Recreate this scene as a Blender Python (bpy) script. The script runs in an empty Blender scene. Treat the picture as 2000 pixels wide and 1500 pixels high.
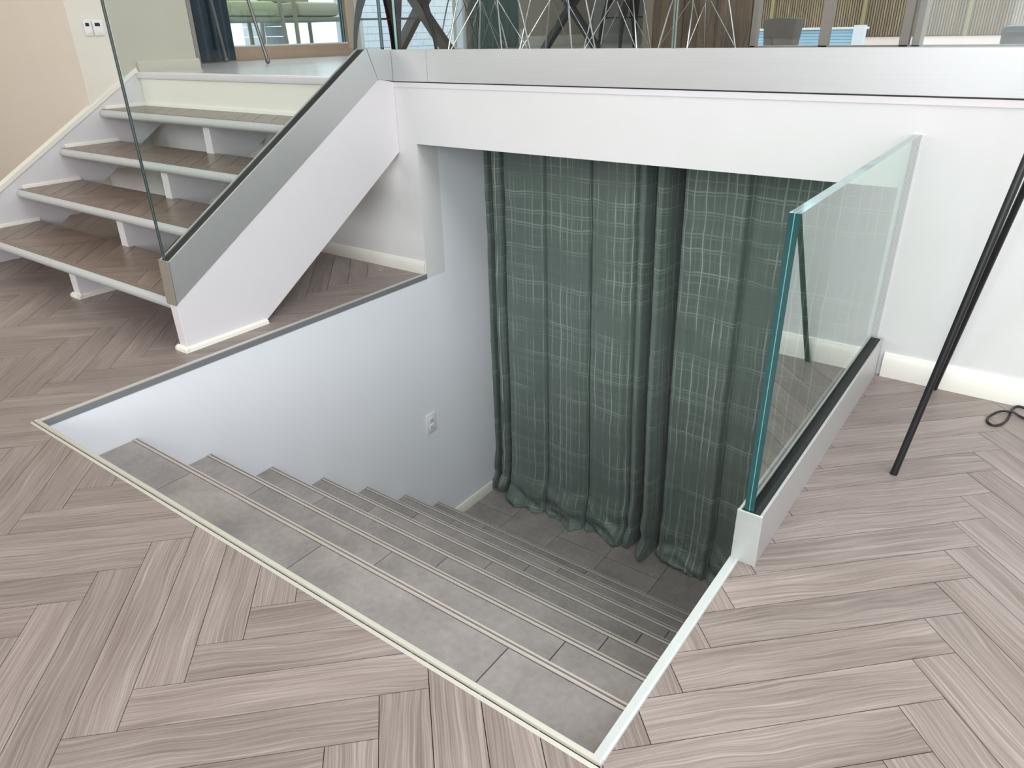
import bpy, bmesh, math, random
from mathutils import Vector, Matrix, noise
random.seed(7)
S = bpy.context.scene
COL = S.collection

# ------------------------------------------------------------------ camera
CAM = Vector((2.2364, -2.3535, 1.0097)); YAW, PIT, ROL, FPX = -0.6407, -0.4581, -0.0222, 1401.29
_f = Vector((math.sin(YAW)*math.cos(PIT), math.cos(YAW)*math.cos(PIT), math.sin(PIT)))
_r = Vector((math.cos(YAW), -math.sin(YAW), 0)); _u = _r.cross(_f)
RT = math.cos(ROL)*_r + math.sin(ROL)*_u; UP = -math.sin(ROL)*_r + math.cos(ROL)*_u
cd = bpy.data.cameras.new('camera'); cam = bpy.data.objects.new('camera', cd); COL.objects.link(cam)
cd.sensor_fit = 'HORIZONTAL'; cd.sensor_width = 36; cd.lens = 36*FPX/2000; cd.clip_start = .02
M = Matrix((RT, UP, -_f)).transposed().to_4x4(); M.translation = CAM; cam.matrix_world = M
S.camera = cam
def proj(P):
    d = Vector(P)-CAM; z = d.dot(_f)
    return (1000+FPX*d.dot(RT)/z, 750-FPX*d.dot(UP)/z, z) if z > .05 else (-9e3, -9e3, z)

# ------------------------------------------------------------------ light
S.view_settings.view_transform = 'Standard'; S.view_settings.look = 'None'
S.view_settings.exposure = -0.12; S.view_settings.gamma = 1; S.view_settings.use_curve_mapping = False
W_ = bpy.data.worlds.new('sky'); S.world = W_; W_.use_nodes = True
bg = W_.node_tree.nodes['Background']; bg.inputs[0].default_value = (.80, .90, 1.0, 1); bg.inputs[1].default_value = 2.2
def area(name, loc, rot, sx, sy, power, col):
    l = bpy.data.lights.new(name, 'AREA'); l.shape = 'RECTANGLE'; l.size = sx; l.size_y = sy; l.energy = power; l.color = col
    o = bpy.data.objects.new(name, l); COL.objects.link(o); o.location = loc; o.rotation_euler = rot; return o
R90 = math.pi/2
area('window_daylight', (2.9, -4.75, 1.75), (R90, 0, 0), 3.6, 2.2, 104, (1, .985, .975))
area('skylight', (3.25, -1.15, 3.25), (0, 0, 0), 2.4, 1.9, 116, (.93, .965, 1))
area('right_fill', (4.5, -2.2, 1.9), (R90, 0, R90), 2.6, 1.8, 10, (.98, .99, 1))  # unseen fill added from the right for general brightness
area('left_fill', (-2.4, -4.7, 2.25), (R90, 0, 0), 2.6, 1.3, 75, (1, .98, .96))  # added fill lamp without a window, lifts the dark under the stairs
area('upper_fill', (-.6, 2.2, 3.2), (0, 0, 0), 3.5, 2.6, 55, (1, .98, .95))  # added soft fill below the upper room ceiling
S.cycles.max_bounces = 12; S.cycles.diffuse_bounces = 6; S.cycles.glossy_bounces = 6; S.cycles.transparent_max_bounces = 24
S.cycles.sample_clamp_indirect = 6; S.cycles.caustics_reflective = False; S.cycles.caustics_refractive = False

# ------------------------------------------------------------------ materials
def lin(c):
    c = [x/255 for x in c]
    return tuple(x/12.92 if x <= .04045 else ((x+.055)/1.055)**2.4 for x in c)+(1,)
class NT:
    def __init__(s, name):
        s.m = bpy.data.materials.new(name); s.m.use_nodes = True; s.t = s.m.node_tree; s.t.nodes.clear()
        s.out = s.n('ShaderNodeOutputMaterial')
    def n(s, ty, **kw):
        x = s.t.nodes.new(ty)
        for k, v in kw.items():
            if k in ('operation', 'blend_type', 'data_type', 'noise_dimensions', 'wave_type', 'bands_direction', 'interpolation_type', 'attribute_name', 'attribute_type', 'feature'): setattr(x, k, v)
            else:
                i = x.inputs[int(k[1:])] if k[0] == 'i' and k[1:].isdigit() else x.inputs[k.replace('_', ' ')]
                if hasattr(v, 'is_output'): s.t.links.new(v, i)
                else: i.default_value = v
        return x
    def l(s, a, b): s.t.links.new(a, b)
    def math(s, op, a, b=0, c=0):
        x = s.n('ShaderNodeMath', operation=op, i0=a, i1=b, i2=c); return x.outputs[0]
    def mix(s, f, a, b, bt='MIX'):
        x = s.n('ShaderNodeMix', data_type='RGBA', blend_type=bt)
        for k, v in ((0, f), (6, a), (7, b)):
            if hasattr(v, 'is_output'): s.l(v, x.inputs[k])
            else: x.inputs[k].default_value = v
        return x.outputs[2]
    def ramp(s, f, stops):
        x = s.n('ShaderNodeValToRGB'); s.l(f, x.inputs[0]); e = x.color_ramp.elements
        e[0].position, e[0].color = stops[0]; e[1].position, e[1].color = stops[-1]
        for p, c in stops[1:-1]: q = e.new(p); q.color = c
        return x.outputs[0]
    def pbsdf(s, col, rough=.5, metal=0, bump=None, bstr=.2, bdist=.002, spec=.5):
        b = s.n('ShaderNodeBsdfPrincipled'); b.inputs['Specular IOR Level'].default_value = spec
        for k, v in (('Base Color', col), ('Roughness', rough), ('Metallic', metal)):
            if hasattr(v, 'is_output'): s.l(v, b.inputs[k])
            else: b.inputs[k].default_value = v
        if bump is not None:
            bm = s.n('ShaderNodeBump', Strength=bstr, Distance=bdist); s.l(bump, bm.inputs['Height']); s.l(bm.outputs[0], b.inputs['Normal'])
        s.l(b.outputs[0], s.out.inputs[0]); return b
def paint(name, rgb, rough=.55, var=.03, scale=6, spec=.35):
    t = NT(name); tc = t.n('ShaderNodeTexCoord')
    n1 = t.n('ShaderNodeTexNoise', Scale=scale, Detail=3.0); t.l(tc.outputs['Object'], n1.inputs[0])
    n2 = t.n('ShaderNodeTexNoise', Scale=140.0, Detail=2.0); t.l(tc.outputs['Object'], n2.inputs[0])
    c = lin(rgb); lo = tuple(x*(1-var*2) for x in c[:3])+(1,)
    col = t.mix(n1.outputs[0], lo, c)
    t.pbsdf(col, rough, 0, n2.outputs[0], .06, .001, spec); return t.m
def metal(name, rgb, rough=.35, met=1.0, axis=(4, 300, 300), var=.12):
    t = NT(name); tc = t.n('ShaderNodeTexCoord'); mp = t.n('ShaderNodeMapping', Scale=axis); t.l(tc.outputs['Object'], mp.inputs[0])
    n = t.n('ShaderNodeTexNoise', Scale=1.0, Detail=3.0); t.l(mp.outputs[0], n.inputs[0])
    c = lin(rgb); lo = tuple(x*(1-var) for x in c[:3])+(1,)
    t.pbsdf(t.mix(n.outputs[0], lo, c), t.math('MULTIPLY_ADD', n.outputs[0], .12, rough-.06), met, n.outputs[0], .05, .0005); return t.m
def wood(name, dark, mid, light, rough=.42, tone=.13, spec=.4):
    t = NT(name); uv = t.n('ShaderNodeUVMap'); sep = t.n('ShaderNodeSeparateXYZ'); t.l(uv.outputs[0], sep.inputs[0])
    k = t.math('ROUND', t.math('DIVIDE', sep.outputs[1], 10.0))
    wn = t.n('ShaderNodeTexWhiteNoise', noise_dimensions='1D'); t.l(k, wn.inputs['W'])
    # warped coords make cathedral grain
    mp0 = t.n('ShaderNodeMapping', Scale=(3.2, 9, 1)); t.l(uv.outputs[0], mp0.inputs[0])
    w = t.n('ShaderNodeTexNoise', Scale=1.0, Detail=2.0); t.l(mp0.outputs[0], w.inputs[0])
    vv = t.math('MULTIPLY_ADD', w.outputs[0], .05, sep.outputs[1])
    cb = t.n('ShaderNodeCombineXYZ'); t.l(t.math('MULTIPLY', sep.outputs[0], 1.3), cb.inputs[0]); t.l(t.math('MULTIPLY', vv, 170.0), cb.inputs[1])
    g1 = t.n('ShaderNodeTexNoise', Scale=1.0, Detail=3.0, Roughness=.55); t.l(cb.outputs[0], g1.inputs[0])
    cb2 = t.n('ShaderNodeCombineXYZ'); t.l(t.math('MULTIPLY', sep.outputs[0], 6.0), cb2.inputs[0]); t.l(t.math('MULTIPLY', vv, 420.0), cb2.inputs[1])
    g2 = t.n('ShaderNodeTexNoise', Scale=1.0, Detail=2.0); t.l(cb2.outputs[0], g2.inputs[0])
    mp3 = t.n('ShaderNodeMapping', Scale=(2.5, 14, 1)); t.l(uv.outputs[0], mp3.inputs[0])
    g3 = t.n('ShaderNodeTexNoise', Scale=1.0, Detail=3.0); t.l(mp3.outputs[0], g3.inputs[0])
    f = t.math('ADD', t.math('MULTIPLY', g1.outputs[0], .36), t.math('ADD', t.math('MULTIPLY', g2.outputs[0], .40), t.math('MULTIPLY', g3.outputs[0], .28)))
    c = t.ramp(f, [(.40, lin(dark)), (.53, lin(mid)), (.66, lin(light))])
    hsv = t.n('ShaderNodeHueSaturation'); t.l(c, hsv.inputs['Color'])
    t.l(t.math('MULTIPLY_ADD', wn.outputs[0], tone, 1-tone*.55), hsv.inputs['Value'])
    t.pbsdf(hsv.outputs[0], rough, 0, g2.outputs[0], .08, .0006, spec); return t.m
def stone(name, rgb, rough=.4):
    t = NT(name); tc = t.n('ShaderNodeTexCoord'); oi = t.n('ShaderNodeObjectInfo')
    vm = t.n('ShaderNodeVectorMath', operation='ADD'); t.l(tc.outputs['Object'], vm.inputs[0])
    cb = t.n('ShaderNodeCombineXYZ'); t.l(t.math('MULTIPLY', oi.outputs['Random'], 30.0), cb.inputs[0]); t.l(cb.outputs[0], vm.inputs[1])
    a = t.n('ShaderNodeTexNoise', Scale=5.0, Detail=7.0, Roughness=.65); t.l(vm.outputs[0], a.inputs[0])
    b = t.n('ShaderNodeTexNoise', Scale=60.0, Detail=3.0); t.l(vm.outputs[0], b.inputs[0])
    f = t.math('MULTIPLY_ADD', b.outputs[0], .25, t.math('MULTIPLY', a.outputs[0], .75))
    c = lin(rgb); lo = tuple(x*.74 for x in c[:3])+(1,); hi = tuple(min(1, x*1.25) for x in c[:3])+(1,)
    t.pbsdf(t.ramp(f, [(.33, lo), (.5, c), (.66, hi)]), rough, 0, f, .08, .001, .5); return t.m
def plain(name, rgb, rough=.5, met=0, spec=.5):
    t = NT(name); tc = t.n('ShaderNodeTexCoord'); n = t.n('ShaderNodeTexNoise', Scale=30.0, Detail=2.0); t.l(tc.outputs['Object'], n.inputs[0])
    c = lin(rgb); lo = tuple(x*.88 for x in c[:3])+(1,)
    t.pbsdf(t.mix(n.outputs[0], lo, c), rough, met, spec=spec); return t.m
def glass(name, tint, boost=1.0):
    # flat sheet glass: Fresnel reflection off the outer faces, tinted see-through otherwise
    t = NT(name); fr = t.n('ShaderNodeFresnel', IOR=1.5); ge = t.n('ShaderNodeNewGeometry')
    fac = t.math('MULTIPLY', fr.outputs[0], t.math('SUBTRACT', 1.0, ge.outputs['Backfacing']))
    fac = t.math('MINIMUM', t.math('MULTIPLY', fac, boost), 1.0)
    tr = t.n('ShaderNodeBsdfTransparent', Color=tint); gl = t.n('ShaderNodeBsdfGlossy', Roughness=.0, Color=(.96, 1, .99, 1))
    mx = t.n('ShaderNodeMixShader'); t.l(fac, mx.inputs[0]); t.l(tr.outputs[0], mx.inputs[1]); t.l(gl.outputs[0], mx.inputs[2])
    t.l(mx.outputs[0], t.out.inputs[0]); return t.m
def clear(name, tint):
    t = NT(name); tr = t.n('ShaderNodeBsdfTransparent', Color=tint); t.l(tr.outputs[0], t.out.inputs[0]); return t.m
def fabric(name, base, line, rough=.55, lines=True, sheen=.3):
    t = NT(name); uv = t.n('ShaderNodeUVMap'); sep = t.n('ShaderNodeSeparateXYZ'); t.l(uv.outputs[0], sep.inputs[0])
    nz = t.n('ShaderNodeTexNoise', Scale=5.0, Detail=2.0); t.l(uv.outputs[0], nz.inputs[0])
    thr = t.n('ShaderNodeMapping', Scale=(900, 25, 1)); t.l(uv.outputs[0], thr.inputs[0])
    tn = t.n('ShaderNodeTexNoise', Scale=1.0, Detail=2.0); t.l(thr.outputs[0], tn.inputs[0])
    c = t.mix(tn.outputs[0], tuple(x*.86 for x in lin(base)[:3])+(1,), tuple(x*1.1 for x in lin(base)[:3])+(1,))
    if lines:
        def band(coord, period, width, seed, wob):
            x = t.math('DIVIDE', t.math('MULTIPLY_ADD', nz.outputs[0], wob, coord), period)
            i = t.math('FLOOR', x); fr = t.math('FRACT', x)
            wn = t.n('ShaderNodeTexWhiteNoise', noise_dimensions='1D'); t.l(t.math('ADD', i, seed), wn.inputs['W'])
            pos = t.math('MULTIPLY_ADD', wn.outputs[0], .6, .2)
            d = t.math('ABSOLUTE', t.math('SUBTRACT', fr, pos))
            m = t.n('ShaderNodeMapRange'); t.l(d, m.inputs[0]); m.inputs[1].default_value = width*1.5/period; m.inputs[2].default_value = width*.5/period
            wn2 = t.n('ShaderNodeTexWhiteNoise', noise_dimensions='1D'); t.l(t.math('ADD', i, seed+50), wn2.inputs['W'])
            return t.math('MULTIPLY', m.outputs[0], t.math('MULTIPLY_ADD', wn2.outputs[0], .7, .3))
        seg = t.n('ShaderNodeTexNoise', Scale=4.5, Detail=1.0); t.l(uv.outputs[0], seg.inputs[0])
        sg = t.n('ShaderNodeMapRange'); t.l(seg.outputs[0], sg.inputs[0]); sg.inputs[1].default_value = .36; sg.inputs[2].default_value = .56; sg.inputs[3].default_value = .12
        v1 = band(sep.outputs[0], .043, .0025, 3.0, .022); v2 = band(sep.outputs[0], .021, .0016, 90.0, .016)
        h1 = band(sep.outputs[1], .088, .0030, 7.0, .035); h2 = band(t.math('ADD', sep.outputs[1], .013), .088, .0024, 7.0, .035); h3 = band(sep.outputs[1], .13, .0022, 44.0, .03)
        m = t.math('MAXIMUM', t.math('MAXIMUM', v1, t.math('MULTIPLY', v2, .3)), t.math('MAXIMUM', t.math('MULTIPLY', h1, .62), t.math('MAXIMUM', t.math('MULTIPLY', h2, .42), t.math('MULTIPLY', h3, .35))))
        m = t.math('MULTIPLY', m, sg.outputs[0])
        c = t.mix(t.math('MULTIPLY', m, .85), c, lin(line))
    b = t.pbsdf(c, rough, 0, tn.outputs[0], .1, .0008, .35); b.inputs['Sheen Weight'].default_value = sheen; return t.m

MAT = dict(
    white=paint('white_wall_paint', (225, 225, 224)), coolwhite=paint('stairwell_white_paint', (240, 242, 248), var=.02),
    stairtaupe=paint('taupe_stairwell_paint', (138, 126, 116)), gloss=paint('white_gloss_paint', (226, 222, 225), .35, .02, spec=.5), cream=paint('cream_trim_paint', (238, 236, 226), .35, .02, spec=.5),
    greige=paint('greige_wall_tone', (196, 188, 174)), beige=paint('beige_wall_paint', (222, 212, 198)), lightbeige=paint('pale_beige_paint', (232, 226, 214)), taupe=paint('taupe_wall_paint', (196, 184, 164)),
    ceil=paint('ceiling_paint', (238, 238, 236)),
    alu=metal('brushed_aluminium', (206, 207, 207), .45, .7), endcap=metal('satin_end_cap', (204, 202, 188), .4, .85),
    nosing=metal('beige_nosing_profile', (206, 198, 190), .42, .45), trimcream=metal('cream_edge_profile', (206, 203, 190), .42, .3),
    trimlight=metal('pale_edge_profile', (206, 202, 194), .45, .3), trimgrey=metal('grey_edge_profile', (142, 145, 148), .5, .3), silver=metal('silver_edge_profile', (204, 209, 206), .42, .4),
    floorwood=wood('grey_oak_laminate', (115, 103, 97), (138, 126, 120), (162, 150, 145), .36, .2),
    treadwood=wood('brown_oak_laminate', (108, 92, 82), (130, 113, 101), (150, 133, 120), .32),
    deckwood=wood('pale_gleam_laminate', (176, 174, 174), (200, 199, 200), (216, 216, 218), .22, spec=.9),  # base colour paled to hold the sky gleam on the upper floor
    subfloor=plain('dark_joint', (52, 44, 40), .8), stone=stone('grey_stone_tile', (150, 143, 139), .28), grout=plain('dark_grout', (46, 43, 42), .9),
    nosepaint=paint('grey_nosing_paint', (190, 193, 192), .4, .02), rubber=plain('black_rubber', (18, 18, 19), .45),
    glassface=glass('railing_glass', (.82, .93, .885, 1), 1.5), glassclear=clear('laminate_inner', (.985, 1, .995, 1)),
    glassrail=glass('landing_glass', (.97, .985, .98, 1), 1.0),
    winglass=glass('window_glass', (.97, .99, .985, 1), .8),
    teal=plain('green_glass_edge', (36, 80, 82), .12, 0, .8), darkteal=plain('dark_glass_edge', (40, 60, 64), .12, 0, .8), interlayer=plain('pale_interlayer', (96, 170, 172), .3), glassedge=plain('polished_glass_edge', (150, 172, 168), .08, .5, .8),
    curtain=fabric('green_plaid_curtain', (102, 116, 109), (178, 192, 182), .44), tealcurtain=fabric('teal_curtain', (10, 54, 74), (0, 0, 0), .5, False),
    greencurtain=fabric('dark_green_curtain', (60, 96, 88), (0, 0, 0), .5, False),
    black=plain('black_powder_coat', (22, 22, 26), .35), blackmetal=plain('gunmetal_paint', (58, 52, 52), .3, .6), chrome=plain('chrome', (176, 174, 172), .12, 1.0),
    greymetal=plain('grey_steel', (132, 126, 124), .3, .8), darkwood=wood('dark_table_wood', (62, 54, 46), (92, 80, 68), (112, 98, 84)), blackwood=plain('black_table_steel', (44, 46, 50), .45),
    seat=plain('brown_seat_shell', (150, 128, 108), .4), tan=plain('tan_door_frame', (186, 158, 132), .5), framegrey=plain('grey_window_frame', (142, 132, 126), .45, .3),
    plate=paint('white_plastic', (236, 236, 238), .3, .01), screen=plain('dark_screen', (44, 40, 40), .2), rust=plain('red_mark', (150, 78, 58), .6),
    timber=wood('weathered_timber', (70, 56, 45), (104, 86, 70), (134, 114, 96), .6, .35), jamb=wood('jamb_wood', (130, 120, 104), (150, 140, 124), (168, 158, 142)),
    reed=wood('reed_fence', (116, 96, 70), (144, 122, 92), (168, 148, 118), .7, .4), fencerail=plain('fence_rail', (150, 140, 92), .7),
    paver=plain('pink_brick_paving', (206, 178, 164), .8), bluepave=plain('pale_blue_paving', (132, 152, 158), .7), bluebox=plain('pale_blue_slats', (168, 214, 236), .5), whitebox=plain('white_slat_frame', (236, 240, 246), .5),
    wicker=plain('dark_wicker', (84, 74, 66), .7), olive=plain('olive_cushion', (196, 200, 160), .8), greycush=plain('grey_cushion', (198, 194, 170), .8), patioframe=plain('patio_chair_frame', (160, 160, 140), .5),
    whitebrick=paint('whitewashed_brick', (240, 240, 244), .8, .06, 12), mortar=plain('pale_mortar', (206, 206, 212), .9), darkcrate=wood('dark_crate_wood', (84, 78, 68), (112, 104, 92), (140, 132, 118)),
    cable=plain('black_cable', (26, 20, 24), .5), block=plain('black_block', (26, 24, 24), .35), green=plain('dark_green_plastic', (18, 66, 54), .4),
)

# ------------------------------------------------------------------ mesh helpers
def link(name, me, parent=None):
    o = bpy.data.objects.new(name, me); COL.objects.link(o)
    if parent: o.parent = parent
    return o
def fin(name, bm, mats, parent=None, smooth=False, loc=None):
    me = bpy.data.meshes.new(name); bmesh.ops.recalc_face_normals(bm, faces=bm.faces); bm.to_mesh(me); bm.free()
    for m in (mats if isinstance(mats, (list, tuple)) else [mats]): me.materials.append(MAT[m])
    if smooth:
        for p in me.polygons: p.use_smooth = True
        me.set_sharp_from_angle(angle=math.radians(40))
    o = link(name, me, parent)
    if loc: o.location = loc
    return o
def add_box(bm, a, b, bev=0):
    x0, y0, z0 = a; x1, y1, z1 = b
    vs = [bm.verts.new((x, y, z)) for x in (x0, x1) for y in (y0, y1) for z in (z0, z1)]
    fs = [bm.faces.new([vs[i] for i in q]) for q in ((0, 1, 3, 2), (4, 6, 7, 5), (0, 4, 5, 1), (2, 3, 7, 6), (0, 2, 6, 4), (1, 5, 7, 3))]
    if bev:
        es = {e for f in fs for e in f.edges}
        bmesh.ops.bevel(bm, geom=list(es), offset=bev, segments=2, affect='EDGES', profile=.5)
    return fs
def box(name, a, b, mat, parent=None, bev=0):
    bm = bmesh.new(); add_box(bm, a, b, bev); return fin(name, bm, mat, parent)
def add_prism(bm, pts, axis, lo, hi, bev=0):
    def P(p, h):
        return {'x': (h, p[0], p[1]), 'y': (p[0], h, p[1]), 'z': (p[0], p[1], h)}[axis]
    A = [bm.verts.new(P(p, lo)) for p in pts]; B = [bm.verts.new(P(p, hi)) for p in pts]; n = len(pts)
    fs = [bm.faces.new(A), bm.faces.new(B[::-1])]+[bm.faces.new((A[i], B[i], B[(i+1) % n], A[(i+1) % n])) for i in range(n)]
    if bev:
        bmesh.ops.bevel(bm, geom=list({e for f in fs for e in f.edges}), offset=bev, segments=2, affect='EDGES', profile=.5)
    return fs
def prism(name, pts, axis, lo, hi, mat, parent=None, bev=0, smooth=False):
    bm = bmesh.new(); add_prism(bm, pts, axis, lo, hi, bev); return fin(name, bm, mat, parent, smooth)
def add_tube(bm, path, r, seg=8, cap=True):
    path = [Vector(p) for p in path]; n = len(path); rr = r if isinstance(r, (list, tuple)) else [r]*n
    rings = []; nrm = None
    for i, p in enumerate(path):
        t = (path[min(i+1, n-1)]-path[max(i-1, 0)]).normalized()
        if nrm is None:
            nrm = t.orthogonal().normalized()
        nrm = (nrm-t*nrm.dot(t)).normalized(); b = t.cross(nrm)
        rings.append([bm.verts.new(p+(nrm*math.cos(2*math.pi*k/seg)+b*math.sin(2*math.pi*k/seg))*rr[i]) for k in range(seg)])
    for a, b in zip(rings, rings[1:]):
        for k in range(seg): bm.faces.new((a[k], a[(k+1) % seg], b[(k+1) % seg], b[k]))
    if cap: bm.faces.new(rings[0][::-1]); bm.faces.new(rings[-1])
def tube(name, path, r, mat, parent=None, seg=8):
    bm = bmesh.new(); add_tube(bm, path, r, seg); return fin(name, bm, mat, parent, True)
def struct(o): o['kind'] = 'structure'; return o
def thing(name, loc, label, cat, group=None):
    o = bpy.data.objects.new(name, None); COL.objects.link(o); o.location = loc; o.empty_display_size = .1
    o['label'] = label; o['category'] = cat
    if group: o['group'] = group
    return o
def tag(o, label, cat, group=None):
    o['label'] = label; o['category'] = cat
    if group: o['group'] = group
    return o
def keep(o, parent):      # parent a mesh built in world coordinates under an Empty placed elsewhere
    o.parent = parent; o.matrix_parent_inverse = Matrix.Translation(parent.location).inverted(); return o
def smooth_path(pts, k=6):
    P = [Vector(p) for p in pts]; out = []
    for i in range(len(P)-1):
        a, b, c, d = P[max(i-1, 0)], P[i], P[i+1], P[min(i+2, len(P)-1)]
        for j in range(k):
            t = j/k; out.append(.5*((2*b)+(c-a)*t+(2*a-5*b+4*c-d)*t*t+(3*b-a-3*c+d)*t**3))
    return out+[P[-1]]

# ------------------------------------------------------------------ dimensions
W, L, LC = 1.887, 1.693, 1.121
HO, HC0, HC1, UZ = .579, .827, .9465, .842
XS = -.106                     # outer face of the stair string
RZ, G1, G, R = .168, .2554, .2332, .18
FB = -1.44                     # lower level
CEIL = 3.3

# ------------------------------------------------------------------ herringbone planks
PW, PL = .0847, .507
OX, OY = 2.307-PL/math.sqrt(2), -1.025-PL/math.sqrt(2)
q = math.sqrt(.5); U = Vector((q, q)); N = Vector((-q, q))
def clip(poly, rect):
    x0, y0, x1, y1 = rect
    for ax, v, sg in ((0, x0, 1), (0, x1, -1), (1, y0, 1), (1, y1, -1)):
        out = []
        for i in range(len(poly)):
            a, b = poly[i], poly[(i+1) % len(poly)]
            da, db = sg*(a[ax]-v), sg*(b[ax]-v)
            if da >= 0: out.append(a)
            if (da >= 0) != (db >= 0): out.append(a+(b-a)*(da/(da-db)))
        poly = out
        if len(poly) < 3: return []
    ar = abs(sum(poly[i].x*poly[(i+1) % len(poly)].y-poly[(i+1) % len(poly)].x*poly[i].y for i in range(len(poly))))/2
    return poly if ar > 2e-5 else []
def herring(rects, gap=.00075, ox=0, oy=0):
    bx0 = min(r[0] for r in rects); bx1 = max(r[2] for r in rects); by0 = min(r[1] for r in rects); by1 = max(r[3] for r in rects)
    res = []; sx = PL*math.sqrt(2); sy = PW*math.sqrt(2)
    for i in range(int((bx0-OX-ox)/sx)-2, int((bx1-OX-ox)/sx)+3):
        for j in range(int((by0-OY-oy)/sy)-8, int((by1-OY-oy)/sy)+8):
            o = Vector((OX+ox+i*sx, OY+oy+j*sy))
            for kind in (0, 1):
                if kind == 0: a, du, dn = o.copy(), U, N
                else: a, du, dn = o+N*PW+U*PW, N, -U
                c = [a+du*gap+dn*gap, a+du*(PL-gap)+dn*gap, a+du*(PL-gap)+dn*(PW-gap), a+du*gap+dn*(PW-gap)]
                polys = [p for p in (clip(c, r) for r in rects) if p]
                if polys: res.append((a, du, dn, polys))
    return res
def plank_mesh(item, z0, z1, mat, seed, bm=None):
    a, du, dn, polys = item; own = bm is None
    if own: bm = bmesh.new()
    uvl = bm.loops.layers.uv.verify(); off = (seed*3.71) % 40
    for poly in polys:
        for z, fl in ((z1, 1),):
            vt = [bm.verts.new((p.x, p.y, z1)) for p in poly]; vb = [bm.verts.new((p.x, p.y, z0)) for p in poly]
            fs = [bm.faces.new(vt)]; n = len(poly)
            for i in range(n): fs.append(bm.faces.new((vt[i], vb[i], vb[(i+1) % n], vt[(i+1) % n])))
            for f in fs:
                for lp in f.loops:
                    d = Vector((lp.vert.co.x, lp.vert.co.y))-a
                    lp[uvl].uv = (d.dot(du)+off, d.dot(dn)-PW/2+10*(seed % 37))
    return bm

# ================================================================== THE SETTING
# floor: sub-floor slab with the stairwell cut out, herringbone planks on top
EX = .010
bm = bmesh.new()
for a, b in (((-4.9, -5, -.16), (-.002, 0, -.004)), ((W+.002, -5, -.16), (5, 0, -.004)), ((-.002, -5, -.16), (W+.002, -L-.002, -.004))): add_box(bm, a, b)
floor = struct(fin('floor', bm, 'subfloor'))
items = herring([(-4.8, -4.0, -EX, 0), (W+EX, -4.0, 4.6, 0), (-EX, -4.0, W+EX, -L-EX)])
def vis(it):
    best = 0
    for poly in it[3]:
        pp = [proj((p.x, p.y, 0)) for p in poly]
        if any(p[2] < .05 for p in pp): continue
        c = (sum(p[0] for p in pp)/len(pp), sum(p[1] for p in pp)/len(pp))
        inside = any(-5 < p[0] < 2005 and -5 < p[1] < 1505 for p in pp+[c])
        a = abs(sum(pp[i][0]*pp[(i+1) % len(pp)][1]-pp[(i+1) % len(pp)][0]*pp[i][1] for i in range(len(pp))))/2
        if inside: best += a
    return best
items = sorted(items, key=vis, reverse=True)
for i, it in enumerate(items[:300]):
    if vis(it) <= 0: break
    fin('plank', plank_mesh(it, -.004, 0, 'floorwood', random.randrange(1, 900)), 'floorwood', floor)
rest = bmesh.new()
for it in items[i:]: plank_mesh(it, -.004, 0, 'floorwood', random.randrange(1, 900), rest)
o = fin('planking', rest, 'floorwood', floor); o['kind'] = 'stuff'

# edge profiles round the stairwell
prof_near = [(-L-.020, 0), (-L-.018, .003), (-L-.014, .0035), (-L-.0125, .0), (-L-.0095, .0), (-L-.008, .0045), (-L+.001, .0045), (-L+.003, .002), (-L+.003, -.016), (-L-.002, -.016), (-L-.002, -.004), (-L-.020, -.004)]
struct(prism('trim_1', prof_near, 'x', -.014, W+.016, 'trimcream'))
tl = struct(prism('trim_2', [(-.014, -.004), (-.014, 0), (-.012, .003), (-.001, .0035), (.003, .0025), (.003, -.0005), (-.001, -.004)], 'y', -L-.004, 0, 'trimlight'))
prism('lip', [(-.001, -.0005), (.0028, -.0005), (.0028, -.022), (-.001, -.022)], 'y', -L-.004, 0, 'trimgrey', tl)
prof_right = [(W-.003, .001), (W-.002, .004), (W+.012, .005), (W+.016, .003), (W+.017, 0), (W+.017, -.004), (W+.001, -.004), (W+.001, -.02), (W-.003, -.02)]
struct(prism('trim_3', prof_right, 'y', -L-.006, -LC, 'silver'))

# walls
bm = bmesh.new(); T = .13
for a, b in (((-2.8, 0, -.022), (0, T, .815)), ((W, 0, -.16), (5, T, .815)), ((0, 0, HO), (W, T, .815))): add_box(bm, a, b)
struct(fin('wall_back', bm, 'white'))
struct(box('trim_4', (XS, -.003, .8045), (5, T, HC0-.004), 'gloss'))      # strip capping the wall under the channel
struct(box('wall_stairwell_left', (-.12, -L, FB), (0, 1.6, -.022), 'coolwhite'))
struct(box('wall_passage_left', (-.12, T, -.022), (0, 1.6, .75), 'coolwhite'))
struct(box('wall_stairwell_right', (W, -L, FB), (W+.12, 1.6, -.02), 'stairtaupe'))
struct(box('wall_passage_right', (W, T, -.02), (W+.12, 1.6, .75), 'coolwhite'))
struct(box('wall_stairwell_near', (-.12, -L-.12, FB), (W+.12, -L, -.02), 'coolwhite'))
struct(box('ceiling_passage', (-.12, T, .71), (W+.12, 1.6, .75), 'white'))
struct(box('wall_passage_end', (-.12, 1.6, FB), (W+.12, 1.7, .75), 'coolwhite'))
# baseboards
bb = [(0, 0), (-.013, 0), (-.013, .058), (-.009, .066), (-.006, .076), (0, .078)]
struct(prism('baseboard_right', bb, 'x', W+.062, 5, 'cream', smooth=True))
struct(prism('baseboard_left', [(a, b*.75) for a, b in bb], 'x', -2.8, -.002, 'cream', smooth=True))
struct(prism('baseboard_lower', [(0, FB), (.012, FB), (.012, FB+.05), (.006, FB+.058), (0, FB+.058)], 'y', -.04, 1.6, 'cream', smooth=True))
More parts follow.
